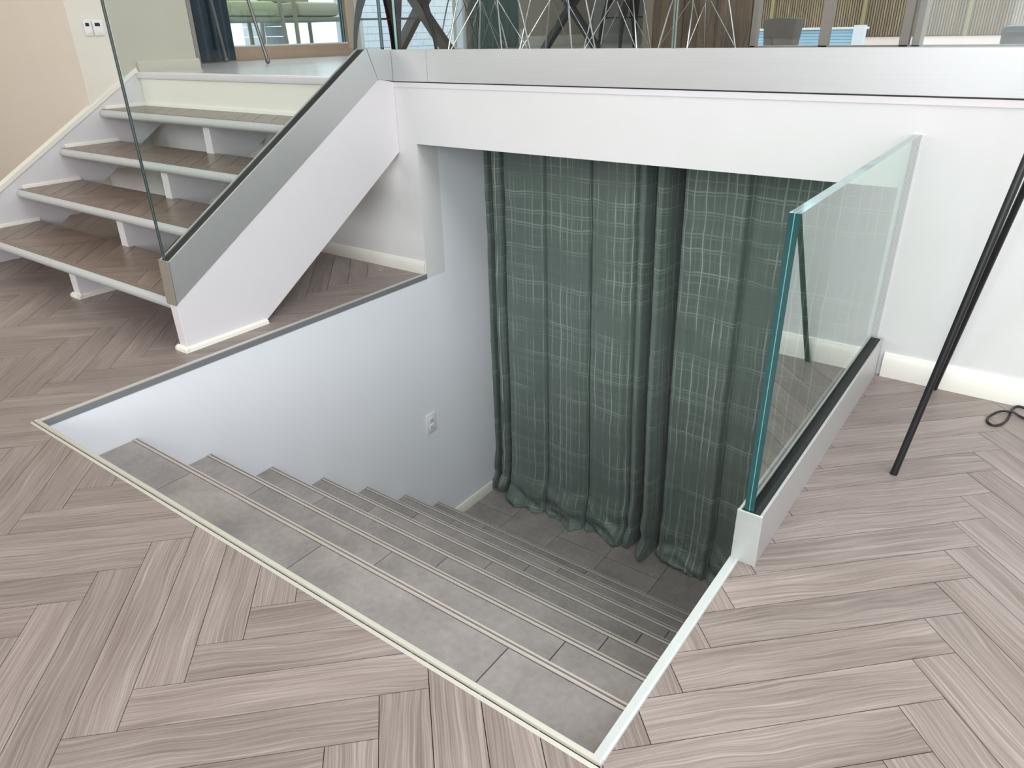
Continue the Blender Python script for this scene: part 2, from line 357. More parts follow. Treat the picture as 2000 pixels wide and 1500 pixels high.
# left walls
bm = bmesh.new()
for a, b in (((-5, -.385, .36), (-1.99, -.27, CEIL)), ((-5, -.385, 0), (-2.8, -.27, .36))): add_box(bm, a, b)
struct(fin('wall_left', bm, 'beige'))
struct(box('wall_under_stair', (-2.92, -.27, 0), (-2.8, 0, .75), 'lightbeige'))
struct(box('wall_far_left', (-4.92, -5, 0), (-4.8, -.385, CEIL), 'beige'))
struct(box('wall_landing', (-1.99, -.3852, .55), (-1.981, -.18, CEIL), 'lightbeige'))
struct(box('wall_landing_end', (-2.1, -.18, .55), (-1.981, .28, CEIL), 'greige'))  # darker wall tone, begun in line with the stair glass edge
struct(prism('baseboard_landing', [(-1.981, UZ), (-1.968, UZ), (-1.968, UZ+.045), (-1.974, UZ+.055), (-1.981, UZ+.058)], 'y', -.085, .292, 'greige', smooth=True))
struct(box('wall_right', (4.6, -5, 0), (4.72, 4.05, CEIL), 'white'))
bm = bmesh.new()
for a, b in (((-4.9, -5.1, 0), (1.0, -4.98, CEIL)), ((1.0, -5.1, 2.95), (4.8, -4.98, CEIL)), ((1.0, -5.1, 0), (4.8, -4.98, .5))): add_box(bm, a, b)
struct(fin('wall_front', bm, 'white'))
struct(box('ceiling', (-3.35, -.385, CEIL), (4.8, 4.1, CEIL+.1), 'ceil'))
struct(box('ceiling_lower', (-4.9, -5.1, CEIL), (4.8, -.386, CEIL+.1), 'ceil'))
struct(box('ceiling_corridor', (-3.1, 4.1, CEIL), (-.8, 8.5, CEIL+.1), 'ceil'))

# upper floor and its boards
YB = 3.95
bm = bmesh.new()
for a, b in (((-3.1, -.085, .76), (XS-.056, .06, UZ-.004)), ((-3.1, .06, .76), (4.6, YB+.1, UZ-.004))) : add_box(bm, a, b)
add_prism(bm, [(-3.1, YB+.1), (-.93, YB+.1), (-2.3, 8.4), (-3.1, 8.4)], 'z', .76, UZ-.004)
up = struct(fin('floor_upper', bm, 'subfloor'))
struct(prism('trim_5', [(-.085, UZ-.03), (-.100, UZ-.03), (-.104, UZ-.022), (-.104, UZ-.004), (-.098, UZ+.001), (-.06, UZ+.002), (-.06, UZ-.004), (-.085, UZ-.004)], 'x', -1.98, XS-.05, 'gloss', smooth=True))
x = -3.0; k = 0
while x < 4.5:
    y0 = .06 if x+.16 > XS-.056 else -.06; y1 = YB if x > -1.1 else min(8.4, YB+.1+(-.95-x-.16)/1.37*4.35) if x+.16 > -2.3 else 8.4
    it = (Vector((x, y0)), Vector((0, 1)), Vector((1, 0)), [[Vector((x+.0008, y0)), Vector((x+.1592, y0)), Vector((x+.1592, y1)), Vector((x+.0008, y1))]])
    fin('plank', plank_mesh(it, UZ-.004, UZ, 'deckwood', 11+k*7), 'deckwood', up); x += .16; k += 1

# lower floor tiles
low = struct(box('floor_lower', (0, -.05, FB-.1), (W, 1.6, FB-.004), 'grout'))
for ci, x0 in enumerate([-.038, .262, .563, .858, 1.157, 1.457, 1.757]):
    x1 = [.262, .563, .858, 1.157, 1.457, 1.757, W][ci]; x0 = max(x0, 0)
    yo = (-.333, -.05, -.333)[ci % 3] if ci != 3 else .267-.6
    ys = [-.05]+[yo+.6*j for j in range(0, 5) if yo+.6*j > -.04 and yo+.6*j < 1.6]+[1.6]
    for ya, yb in zip(ys, ys[1:]):
        box('tile', (x0+.0012, ya+.0012, FB-.004), (x1-.0012, yb-.0012, FB), 'stone', low)

# ================================================================== STAIRS DOWN
st = thing('tiled_staircase', (0, -L, FB), 'grey stone tiled steps with beige nosing strips leading down to the curtain', 'staircase')
for k in range(7):
    yf = -L+G1+k*G; yb = -L if k == 0 else yf-G-.012; z = -R*(k+1)
    tr = keep(box('tread', (.001, yb+.001, z-.03), (W-.001, yf-.006, z-.004), 'grout'), st)
    xs = [.001, .341, .941, 1.543, W-.001]
    for xa, xb in zip(xs, xs[1:]):
        o = box('tile', (xa+(.0015 if xa else 0), yb+.001, z-.004), (xb-.0015, yf-.021, z), 'stone', tr)
    pr_ = [(yf-.020, z-.004), (yf-.020, z+.002), (yf-.0165, z+.003), (yf-.0125, z+.003), (yf-.0115, z-.0022), (yf-.0085, z-.0022), (yf-.0075, z+.003), (yf-.002, z+.0025), (yf, z), (yf, z-.018), (yf-.006, z-.02), (yf-.006, z-.004)]
    prism('nosing', pr_, 'x', .001, W-.001, 'nosing', tr)
    keep(box('riser', (.001, yf-.03, z-R+.001), (W-.001, yf-.012, z-.03), 'stone'), st)

# ================================================================== STAIRS UP
us = thing('open_staircase', (-1.05, -1.1, 0), 'white open riser stairs with wood plank treads climbing to the upper floor', 'staircase')
YN = [-1.11, -.855, -.60, -.345]; SX0, SX1 = -1.978, XS-.045
for k in range(4):
    z = RZ*(k+1); yf = YN[k]; yb = -.087 if k == 3 else yf+.312
    tr = keep(box('tread', (SX0, yf+.02, z-.040), (SX1, yb, z-.004), 'gloss'), us)
    pl = herring([(SX0, yf+.030, SX1, yb)], gap=.0014, ox=.11*k, oy=.045*k)
    for it in pl:
        fin('plank', plank_mesh(it, z-.004, z, 'treadwood', random.randrange(1, 900)), 'treadwood', tr)
    box('front_strip', (SX0, yf+.006, z-.004), (SX1, yf+.029, z), 'treadwood', tr)
    pf = [(yf+.02, z-.001)]+[(yf+.012-.022*math.sin(a), z-.022+.021*math.cos(a)) for a in [math.pi*i/10 for i in range(11)]]+[(yf+.03, z-.043), (yf+.03, z-.001)]
    prism('nosing', pf, 'x', SX0, SX1, 'nosepaint', tr, smooth=True)
    sm = prism('shoe_moulding', [(-1.981, z), (-1.969, z), (-1.972, z+.012), (-1.981, z+.017)], 'y', yf+.025, yb+.002, 'cream', smooth=True); keep(sm, us)
def stringer(x0, x1, pts): return keep(prism('stringer', pts, 'x', x0, x1, 'gloss', bev=.0015), us)
stringer(XS-.045, XS, [(-1.147, 0), (-1.149, .179), (-.093, .84), (-.001, .824), (-.001, .539), (-.822, 0)])
stringer(-1.10, -1.045, [(-1.075, 0), (-1.075, .125), (-.82, .125), (-.82, .295), (-.565, .295), (-.565, .463), (-.31, .463), (-.31, .63), (-.09, .63), (-.002, .60), (-.002, .545), (-.815, 0)])
stringer(-2.02, -1.98, [(-1.16, 0), (-1.16, .20), (-.10, .842), (-.001, .842), (-.001, .58), (-.815, .055), (-.815, 0)])
keep(prism('stringer_cap', [(-1.16, .20), (-1.16, .222), (-.10, .866), (-.09, .842), (-.1, .842)], 'x', -2.026, -1.972, 'cream'), us)
keep(box('riser_panel', (SX0, -.087, RZ*4-.01), (SX1, -.068, UZ-.006), 'cream'), us)
keep(prism('shoe_moulding', [(-.087, RZ*4), (-.100, RZ*4), (-.097, RZ*4+.014), (-.087, RZ*4+.019)], 'x', SX0, SX1, 'cream', smooth=True), us)
def foot(x0, x1, y0, y1):
    bm = bmesh.new(); s = .014
    for pts, ax, lo, hi in (([(x1, 0), (x1+s, 0), (x1+s*.8, .012), (x1, .018)], 'y', y0-s, y1+s), ([(x0, 0), (x0-s, 0), (x0-s*.8, .012), (x0, .018)], 'y', y0-s, y0+.06)):
        add_prism(bm, pts, ax, lo, hi)
    add_prism(bm, [(y0, 0), (y0-s, 0), (y0-s*.8, .012), (y0, .018)], 'x', x0-s, x1+s)
    keep(fin('foot_moulding', bm, 'cream', None, True), us)
foot(XS-.045, XS, -1.147, -.822); foot(-1.10, -1.045, -1.075, -.815)
keep(box('paint_mark', (-1.046, -1.045, .085), (-1.044, -1.02, .11), 'rust'), us)
for y, z in ((-.80, .20), (-.98, .075), (-.55, .37)):
    bm = bmesh.new(); bmesh.ops.create_circle(bm, cap_ends=True, radius=.006, segments=12, matrix=Matrix.Translation((XS+.0006, y, z)) @ Matrix.Rotation(R90, 4, 'Y'))
    keep(fin('filled_screw_hole', bm, 'lightbeige'), us)

# ================================================================== GLASS RAILINGS
def panes(parent, corners, axis, c, th=.009, gap=.0016, face='glassface', edge='teal'):
    """laminated panel: two panes and the interlayer between; corners are 2-D outline, axis is the normal"""
    for s in (-1, 1):
        lo, hi = (c-gap/2-th, c-gap/2) if s < 0 else (c+gap/2, c+gap/2+th)
        bm = bmesh.new(); fs = add_prism(bm, corners, axis, lo, hi)
        bmesh.ops.recalc_face_normals(bm, faces=bm.faces)
        ax = 'xyz'.index(axis)
        for f in bm.faces:
            if abs(f.normal[ax]) > .9: f.material_index = 0 if f.normal[ax]*s > 0 else 1
            else: f.material_index = 3 if abs(f.normal.z) > .6 else 2
        me = bpy.data.meshes.new('glass_pane'); bm.to_mesh(me); bm.free()
        for m in (face, 'glassclear', edge, 'glassedge'): me.materials.append(MAT[m])
        keep(link('glass_pane', me), parent)
    bm = bmesh.new(); n = len(corners)
    vs = []
    for h in (c-gap/2, c+gap/2):
        vs.append([bm.verts.new({'x': (h, p[0], p[1]), 'y': (p[0], h, p[1])}[axis]) for p in corners])
    for i in range(n): bm.faces.new((vs[0][i], vs[0][(i+1) % n], vs[1][(i+1) % n], vs[1][i]))
    keep(fin('interlayer', bm, 'interlayer'), parent)
# 1 stairwell guard on the right
r1 = thing('stairwell_glass_guard', (W+.025, -LC/2, 0), 'low laminated glass panel standing in a metal shoe along the right of the stairwell', 'glass railing')
CW = .050
bm = bmesh.new()
add_box(bm, (W, -LC, 0), (W+.006, -.004, .125), .001); add_box(bm, (W+CW-.006, -LC, 0), (W+CW, -.004, .125), .001); add_box(bm, (W+.006, -LC, 0), (W+CW-.006, -.004, .02))
keep(fin('channel', bm, 'alu'), r1)
keep(box('end_cap', (W-.001, -LC-.004, -.001), (W+CW+.001, -LC, .1255), 'silver', None, .001), r1)
keep(box('gasket', (W+.006, -LC+.001, .10), (W+CW-.006, -.004, .119), 'rubber'), r1)
panes(r1, [(-LC+.004, .119), (-.003, .119), (-.003, .728), (-LC+.004, .728)], 'x', W+.0205)
keep(box('wall_seal', (W+.008, -.003, .125), (W+.034, 0, .728), 'gloss'), r1)
# 2 landing guard along the top of the wall
r2 = thing('landing_glass_guard', (2.4, .03, HC0), 'long glass panels in a brushed aluminium shoe along the edge of the upper floor', 'glass railing')
bm = bmesh.new(); add_box(bm, (.092, -.006, HC0), (4.6, 0, HC1), .0012); add_box(bm, (.092, .05, HC0), (4.6, .056, HC1), .0012); add_box(bm, (.092, 0, HC0), (4.6, .05, HC0+.03))
keep(fin('channel', bm, 'alu'), r2)
bm = bmesh.new(); add_box(bm, (XS, -.006, HC0), (.0908, 0, HC1), .0012); add_box(bm, (XS-.05, .05, HC0), (.0908, .056, HC1), .0012); add_box(bm, (XS, 0, HC0), (.0908, .05, HC0+.03))
keep(fin('corner_channel', bm, 'alu'), r2)
keep(box('gasket', (XS, .0005, HC1-.03), (4.6, .0495, HC1-.004), 'rubber'), r2)
keep(box('shadow_strip', (XS, .0, HC0-.004), (4.6, .056, HC0), 'rubber'), r2)  # black strip colours in the shadow line under the channel
for xa, xb in ((XS+.004, 1.138), (1.147, 2.9), (2.909, 4.59)):
    panes(r2, [(xa, HC1-.004), (xb, HC1-.004), (xb, 1.95), (xa, 1.95)], 'y', .030, .006, .0012, 'glassrail', 'glassedge')
# 3 stair guard
r3 = thing('stair_glass_guard', (XS-.025, -.65, .2), 'tall glass panel in a sloping aluminium shoe beside the open riser stairs', 'glass railing')
y0, y1 = -1.143, -.1175
TOPA, TOPB, BOTA, BOTB = (-1.143, .329), (-.142, .956), (-1.149, .178), (-.094, .838)
bm = bmesh.new(); sl = [BOTA, BOTB, TOPB, TOPA]
for a, b in ((XS-.003, XS+.003), (XS-.055, XS-.049)): add_prism(bm, sl, 'x', a, b, .0008)
add_prism(bm, [BOTA, BOTB, (BOTB[0], BOTB[1]+.03), (BOTA[0], BOTA[1]+.03)], 'x', XS-.049, XS-.003)
keep(fin('channel', bm, 'alu'), r3)
bm = bmesh.new(); lv = [(-.0925, .838), (-.007, .828), (-.007, HC1), (-.139, .9565)]
for a, b in ((XS-.003, XS+.003), (XS-.055, XS-.049)): add_prism(bm, lv, 'x', a, b, .0008)
keep(fin('corner_channel', bm, 'alu'), r3)
keep(prism('gasket', [(-1.142, .30), (-.141, .93), (-.141, .952), (-1.142, .325)], 'x', XS-.049, XS-.003, 'rubber'), r3)
keep(prism('end_cap', [(-1.153, .174), (-1.147, .178), (-1.141, .331), (-1.147, .332)], 'x', XS-.056, XS+.004, 'endcap', None, .0008), r3)
panes(r3, [(-1.138, .32), (-.02, .948), (-.02, 1.95), (-1.138, 1.95)], 'x', XS-.030, .0095, .0016, 'glassrail', 'darkteal')

# ================================================================== CURTAINS
def interp(tab, x):
    for (a, ya), (b, yb) in zip(tab, tab[1:]):
        if x <= b:
            t = max(0, (x-a)/(b-a)); t = t*t*(3-2*t); return ya+(yb-ya)*t
    return tab[-1][1]
def drape(name, tab, xa, xb, ztop, zbot, stretch, seed, mat, nx=300, nz=190, puddle=True):
    bm = bmesh.new(); uvl = bm.loops.layers.uv.verify(); rows = []
    us_ = [0]; px = None
    for i in range(nx+1):
        x = xa+(xb-xa)*i/nx; y = interp(tab, x)
        if px: us_.append(us_[-1]+math.hypot(x-px[0], y-px[1]))
        px = (x, y)
    for j in range(nz+1):
        t = j/nz; h = (1-t)*(ztop-zbot)              # height above the hem
        row = []
        for i in range(nx+1):
            x0 = xa+(xb-xa)*i/nx; tt = 1-h/(ztop-zbot)
            x = xa+(x0-xa)*(1+stretch*tt) if xa < .5 else x0+stretch*(W-x0)*.55*tt
            x = min(x, W-.006)
            amp = .8+.5*tt
            y = .45+(interp(tab, x0)-.45)*amp+.02*tt
            nz3 = noise.noise(Vector((x0*5+seed, h*1.6, 0)))
            y += .010*nz3+.004*noise.noise(Vector((x0*14+seed, h*9, 3)))
            # folding creases pressed into the cloth
            for cz in (1.72, 1.30, .93, .70, .47):
                dz = (h-cz+.05*(x0-.4)+.03*noise.noise(Vector((x0*4, cz*7, seed))))/.010
                if abs(dz) < 4: y -= .0030*math.exp(-dz*dz)*(1 if noise.noise(Vector((x0*3, cz*5, seed+4))) > -.15 else .2)
            z = zbot+h
            if puddle and h < .26:
                s = 1-h/.26
                w = noise.noise(Vector((x0*6.5+seed, h*4, 1)))
                roll = math.sin(h*38+5*noise.noise(Vector((x0*4.2+seed, 0, 9)))+x0*6)
                rg = 1-abs(noise.noise(Vector((x0*9+seed, h*13+x0*5, 4))))*2.4
                y -= s*(.035+.030*w)+.020*s*roll+.028*s*rg
                z = zbot+.26*(1-s)**1.0*(.72+.28*(1-s)) + .008*s*noise.noise(Vector((x0*22, h*25, seed)))
                z = max(z, zbot+.003+.012*(1-s))
            row.append(bm.verts.new((x, y, z)))
        rows.append(row)
    for j in range(nz):
        for i in range(nx):
            f = bm.faces.new((rows[j][i], rows[j+1][i], rows[j+1][i+1], rows[j][i+1])); f.smooth = True
            for lp, (a, b) in zip(f.loops, ((i, j), (i, j+1), (i+1, j+1), (i+1, j))):
                lp[uvl].uv = (us_[a]+seed, (1-b/nz)*(ztop-zbot))
    me = bpy.data.meshes.new(name); bm.to_mesh(me); bm.free(); me.materials.append(MAT[mat]); return link(name, me)
tabL = [(0, .452), (.012, .455), (.026, .60), (.036, .62), (.046, .455), (.068, .432), (.094, .45), (.108, .60), (.130, .66), (.140, .46), (.146, .415), (.2, .412), (.30, .410), (.360, .422), (.369, .450), (.378, .432), (.44, .424), (.55, .414), (.602, .424), (.611, .456), (.622, .43), (.70, .412), (.80, .408), (.828, .425), (.838, .455), (.85, .43), (.872, .425), (.884, .46), (.893, .70), (.910, .72), (.922, .46), (.938, .40), (.965, .385), (.980, .41), (.988, .50), (1.0, .74)]
tabR = [(.985, .80), (1.022, .78), (1.034, .50), (1.048, .44), (1.09, .425), (1.13, .434), (1.2, .43), (1.31, .415), (1.33, .45), (1.345, .435), (1.46, .42), (1.6, .44), (1.7, .42), (1.8, .44), (1.887, .43)]
tag(drape('curtain', tabL, .002, 1.0, .69, FB, .055, 2.0, 'curtain'), 'grey-green plaid curtain with a deep side fold, hanging beside the white stairwell wall', 'curtain', 'curtains at the foot of the stairs')
tag(drape('curtain', tabR, .985, W-.006, .69, FB, .055, 6.5, 'curtain'), 'grey-green plaid curtain reaching behind the low glass panel of the stairwell', 'curtain', 'curtains at the foot of the stairs')
tag(tube('curtain_rod', [(.002, .47, .695), (W-.002, .47, .695)], .008, 'greymetal'), 'grey rod holding the green curtains inside the passage opening', 'curtain rod')

# ================================================================== WALL FITTINGS
def outlet(name, loc, rotz, label, w=.034, h=.052, cat='outlet'):
    t = thing(name, loc, label, cat); t.rotation_euler = (0, 0, rotz)
    bm = bmesh.new(); add_box(bm, (-w, -.006, -h), (w, 0, h), .002); o = fin('cover_plate', bm, 'plate', t, True)
    for dz in (-.020, .020):
        bm = bmesh.new(); add_box(bm, (-.017, -.0085, dz-.014), (.017, -.005, dz+.014), .003); s = fin('socket', bm, 'plate', t, True)
        bm = bmesh.new()
        for a, b in ((-.008, .0), (.004, .0)): add_box(bm, (a, -.0092, dz-.004), (a+.002, -.0084, dz+.006))
        bmesh.ops.create_circle(bm, cap_ends=True, radius=.003, segments=10, matrix=Matrix.Translation((-.001, -.0091, dz-.009)) @ Matrix.Rotation(R90, 4, 'X'))
        fin('slots', bm, 'framegrey', s)
    return t
outlet('wall_outlet', (0.0005, -.051, -.768), R90, 'white power outlet low on the white stairwell wall above the tiled steps')
def control(y, z, w, label, dark=True):
    t = thing('wall_control', (-1.980, y, z), label, 'wall switch', 'controls on the landing wall')
    bm = bmesh.new(); add_box(bm, (0, -w, -.036), (.008, w, .036), .002); fin('body', bm, 'plate', t, True)
    box('screen', (.0078, -w*.62, .008), (.0095, w*.35, .024), 'screen', t)
    bm = bmesh.new(); add_box(bm, (.0075, -w*.6, -.028), (.0105, w*.55, .0), .001); fin('rocker', bm, 'cream', t, True)
control(-.302, 1.063, .019, 'left of two small white wall controls with a dark square screen on the landing wall')
control(-.249, 1.063, .027, 'wider right of two white wall controls with a dark square screen on the landing wall')

# ================================================================== TRIPOD FLOOR STAND + CABLE (right)
ap = Vector((2.258, -.40, 1.40)); f1 = Vector((2.101, -.592, 0)); f2 = Vector((2.105, -.022, 0)); f3 = Vector((2.62, -.30, 0))
tp = thing('tripod_floor_lamp', (2.26, -.35, 0), 'black slim tripod lamp legs on the plank floor by the white wall at right', 'floor lamp')
for ft, off in ((f1, 0), (f2, .040), (f3, .02)):
    tp_ = ap+RT*off; d = (tp_-ft).normalized(); keep(tube('leg', [ft+d*.012, tp_], .0085, 'black', None, 14), tp)
    keep(tube('rubber_foot', [ft+Vector((0, 0, .0005)), ft+d*.014], .0087, 'rubber', None, 14), tp)
keep(tube('hub', [ap+RT*.02-Vector((0, 0, .03)), ap+RT*.02+Vector((0, 0, .05))], .05, 'black', None, 16), tp)
bm = bmesh.new(); bmesh.ops.create_cone(bm, cap_ends=False, segments=32, radius1=.21, radius2=.16, depth=.28, matrix=Matrix.Translation((ap.x, ap.y, ap.z+.2)))
keep(fin('lamp_shade', bm, 'plate', None, True), tp)
cp = [(2.42, -.02), (2.37, -.012), (2.336, -.015), (2.321, -.016), (2.31, -.044), (2.307, -.083), (2.304, -.121), (2.295, -.159), (2.28, -.183), (2.265, -.18), (2.258, -.156), (2.263, -.128), (2.28, -.101), (2.299, -.087), (2.316, -.085), (2.341, -.093), (2.45, -.14), (2.6, -.22)]
pts = smooth_path([(x, min(y, -.019), .0037 if i < 9 else (.0105 if i in (12, 13, 14) else .0045)) for i, (x, y) in enumerate(cp)], 6)
tag(tube('power_cable', pts, .0034, 'cable'), 'thin black cable looped on the plank floor next to the baseboard', 'cable')

# ================================================================== UPPER ROOM
XL = -2.95
bm = bmesh.new()
for a, b in (((XL-.14, 4.80, .5), (XL, 6.5, CEIL)), ((XL-.14, .28, 2.9), (XL, 4.8, CEIL)), ((XL-.14, 2.455, .5), (XL-.0, 2.50, 2.9)), ((XL-.14, .28, .5), (XL, 1.0, 2.9)), ((XL-.14, 3.92, .5), (XL, 4.8, 2.9))): add_box(bm, a, b)
struct(fin('wall_upper_left', bm, 'taupe'))
struct(box('wall_corridor_left', (XL-.14, 6.5, .5), (XL, 8.5, CEIL), 'white'))
struct(box('wall_corridor_end', (XL, 8.4, .5), (-2.2, 8.5, CEIL), 'white'))
struct(prism('wall_corridor_right', [(-.93, YB+.1), (-.85, YB+.1), (-2.22, 8.4), (-2.3, 8.4)], 'z', .5, CEIL, 'white'))
struct(prism('baseboard_upper', [(XL, UZ), (XL+.014, UZ), (XL+.014, UZ+.08), (XL+.006, UZ+.10), (XL, UZ+.102)], 'y', 4.82, 8.3, 'cream', smooth=True))
struct(box('trim_6', (-2.1, .285, UZ), (-1.985, .31, CEIL), 'framegrey'))
outlet('wall_outlet', (XL+.0005, 4.93, .97), R90, 'cream power outlet above the baseboard of the beige upper room wall', .03, .05)
# tan glass door
dr = thing('door_1', (XL, 1.75, UZ), 'tan framed glass door leading from the upper room to the patio', 'door')
dr['kind'] = 'structure'
bm = bmesh.new(); X0, X1 = XL-.06, XL
add_box(bm, (X0, 1.0, UZ), (X1, 2.455, UZ+.095), .003); add_box(bm, (X0, 2.355, UZ+.095), (X1, 2.455, 2.9), .003); add_box(bm, (X0, 1.0, UZ+.095), (X1, 1.1, 2.9), .003); add_box(bm, (X0, 1.1, 2.8), (X1, 2.355, 2.9))
keep(fin('frame', bm, 'tan', None, True), dr)
bm = bmesh.new(); add_box(bm, (X0+.02, 1.1, UZ+.095), (X1-.01, 2.355, UZ+.105)); keep(fin('glazing_bead', bm, 'whitebox'), dr)
for y in (2.31, 2.333):
    keep(box('spacer', (X0+.024, y, UZ+.105), (X0+.036, y+.012, 2.8), 'teal'), dr)
keep(box('glass_pane', (X0+.028, 1.1, UZ+.105), (X0+.032, 2.31, 2.8), 'winglass'), dr)
# wide window beside it
w1 = bpy.data.objects.new('window_1', None); COL.objects.link(w1); w1.location = (XL, 3.2, UZ); w1['kind'] = 'structure'
bm = bmesh.new(); add_box(bm, (X0, 2.50, UZ), (X1, 2.54, 2.9), .002); add_box(bm, (X0, 3.875, UZ), (X1+.02, 3.925, 2.9), .002); add_box(bm, (X0, 2.54, UZ), (X1, 3.875, UZ+.02))
keep(fin('frame', bm, 'whitebox', None, True), w1); keep(box('glass_pane', (X0+.03, 2.54, UZ+.02), (X0+.034, 3.875, 2.9), 'winglass'), w1)

def pleats(name, x, y0, y1, z0, z1, mat, label, amp=.03, n=9, seed=0):
    bm = bmesh.new(); rows = []
    for j in range(13):
        t = j/12; row = []
        for i in range(n*8+1):
            s = i/(n*8); row.append(bm.verts.new((x+amp*math.sin(s*n*2*math.pi+.6*math.sin(s*7+seed))*(.8+.2*t), y0+(y1-y0)*(s+.008*math.sin(s*n*4*math.pi)), z1+(z0-z1)*t)))
        rows.append(row)
    for a, b in zip(rows, rows[1:]):
        for i in range(n*8):
            f = bm.faces.new((a[i], b[i], b[i+1], a[i+1])); f.smooth = True
    me = bpy.data.meshes.new(name); bm.loops.layers.uv.verify(); bm.to_mesh(me); bm.free(); me.materials.append(MAT[mat])
    return tag(link(name, me), label, 'curtain')
pleats('curtain', -2.85, .70, 1.135, UZ+.008, 2.9, 'tealcurtain', 'dark teal curtain bunched at the near end of the tan glass door', .04, 5)
pleats('curtain', XL+.07, 3.95, 4.76, UZ+.008, 2.9, 'greencurtain', 'dark green curtain between the bright window and the beige wall outlet', .045, 6, 2)

# weathered timber panel, far wall, sliding glass doors
struct(box('trim_7', (-.955, YB-.01, UZ), (-.865, YB+.1, CEIL), 'jamb'))
tpn = thing('timber_panel', (-.43, YB, UZ), 'weathered brown timber boards beside the sliding glass doors of the upper room', 'wall panel')
xs = [-.865, -.72, -.585, -.45, -.30, -.15, -.002]
for i, (a, b) in enumerate(zip(xs, xs[1:])):
    bm = bmesh.new(); add_box(bm, (a+.0015, YB-.008*(i % 2), UZ), (b-.0015, YB+.05, CEIL)); uvl = bm.loops.layers.uv.verify()
    for f in bm.faces:
        for lp in f.loops: c = lp.vert.co; lp[uvl].uv = (c.z*.8+i*3.3, (c.x-a)*.6+10*(i*5+2))
    keep(fin('board', bm, 'timber'), tpn)
sd = bpy.data.objects.new('door_2', None); COL.objects.link(sd); sd.location = (1.5, YB, UZ); sd['kind'] = 'structure'
for xa, xb in ((.0, .05), (.535, .605), (1.10, 1.165), (1.185, 1.25), (2.3, 2.37), (3.4, 3.47), (4.53, 4.6)):
    keep(box('frame', (xa, YB, UZ), (xb, YB+.07, CEIL), 'framegrey', None, .004), sd)
keep(box('sill', (0, YB, UZ), (4.6, YB+.09, UZ+.015), 'framegrey'), sd)
for xa, xb in ((.05, .535), (.605, 1.10), (1.25, 2.3), (2.37, 3.4), (3.47, 4.53)):
    keep(box('glass_pane', (xa, YB+.03, UZ+.015), (xb, YB+.036, CEIL), 'winglass'), sd)

# dining table
tb = thing('dining_table', (-1.55, 2.7, UZ), 'wooden dining table on crossed trestle legs in the upper room', 'table')
def beam(name, a, b, w, t, mat, parent):
    a, b = Vector(a), Vector(b); d = (b-a).normalized(); s = Vector((-.3, -1, 0)).normalized(); n = d.cross(s).normalized(); s = n.cross(d)
    bm = bmesh.new(); vs = [bm.verts.new(p+n*w*i+s*t*j) for p in (a, b) for i, j in ((-.5, -.5), (.5, -.5), (.5, .5), (-.5, .5))]
    for f in ((0, 1, 2, 3), (7, 6, 5, 4), (0, 4, 5, 1), (1, 5, 6, 2), (2, 6, 7, 3), (3, 7, 4, 0)): bm.faces.new([vs[i] for i in f])
    bmesh.ops.bevel(bm, geom=bm.edges[:], offset=.003, segments=1, affect='EDGES')
    return keep(fin(name, bm, mat), parent)
def trestle(cx, cy, half, mat, w):
    dx = Vector((.97, -.1, 0)); c = Vector((cx, cy, UZ))
    beam('trestle_leg', c-dx*half, c+dx*half+Vector((0, .0, .70)), w, .05, mat, tb)
    beam('trestle_leg', c+dx*half+Vector((0, -.051, 0)), c-dx*half+Vector((0, -.051, .70)), w, .05, mat, tb)
trestle(-1.745, 2.0, .355, 'darkwood', .085); trestle(-1.34, 3.4, .32, 'blackwood', .06)
bm = bmesh.new()
c4 = [(-2.25, 1.75), (-1.28, 1.65), (-.85, 3.65), (-1.82, 3.75)]
add_prism(bm, c4, 'z', UZ+.70, UZ+.745, .004); keep(fin('tabletop', bm, 'darkwood', None, True), tb)

# chairs
def dup(root, loc, rz, label):
    r = root.copy(); COL.objects.link(r); r.location = loc; r.rotation_euler = (0, 0, rz); r['label'] = label
    for ch in root.children:
        c = ch.copy(); COL.objects.link(c); c.parent = r; c.matrix_parent_inverse = ch.matrix_parent_inverse.copy()
    return r
def wire_chair(loc, rz, label):
    t = thing('wire_chair', loc, label, 'chair', 'chrome wire chairs round the dining table'); t.rotation_euler = (0, 0, rz)
    for sx in (-1, 1):
        for sy in (-1, 1):
            tube('leg', smooth_path([(sx*.23, sy*.21, .0), (sx*.165, sy*.15, .33), (sx*.14, sy*.125, .415), (sx*.06, sy*.10, .43)], 4), .0065, 'chrome', t)
    for sx in (-1, 1):
        tube('strut', [(sx*.225, -.205, .02), (sx*.10, .03, .42)], .0034, 'chrome', t, 6); tube('strut', [(sx*.225, .205, .02), (sx*.10, -.03, .42)], .0034, 'chrome', t, 6)
    bm = bmesh.new(); g = []
    for j in range(13):
        v = j/12; row = []
        for i in range(9):
            s = i/8*2-1
            if v < .6: y = -.22+v/.6*.42; z = .445-.02*math.sin(v/.6*math.pi)+.035*abs(s)**2.5
            else: w = (v-.6)/.4; y = .20+.09*math.sin(w*1.4); z = .445+.36*w
            row.append(bm.verts.new((s*(.235-.03*v**3), y-.03*abs(s)**2*(v > .6), z)))
        g.append(row)
    for a, b in zip(g, g[1:]):
        for i in range(8): bm.faces.new((a[i], a[i+1], b[i+1], b[i]))
    r = bmesh.ops.solidify(bm, geom=bm.faces[:], thickness=.008)
    fin('seat_shell', bm, 'seat', t, True)
    return t
wc = wire_chair((-1.10, 1.95, UZ), 1.75, 'chrome wire chair nearest the crossed brown table legs')
dup(wc, (-.93, 2.55, UZ), 1.72, 'chrome wire chair in front of the dark green curtain edge')
dup(wc, (-.76, 3.15, UZ), 1.80, 'chrome wire chair in front of the black crossed table legs')
dup(wc, (-2.05, 2.95, UZ), -1.45, 'chrome wire chair behind the brown crossed legs, by the bright window')
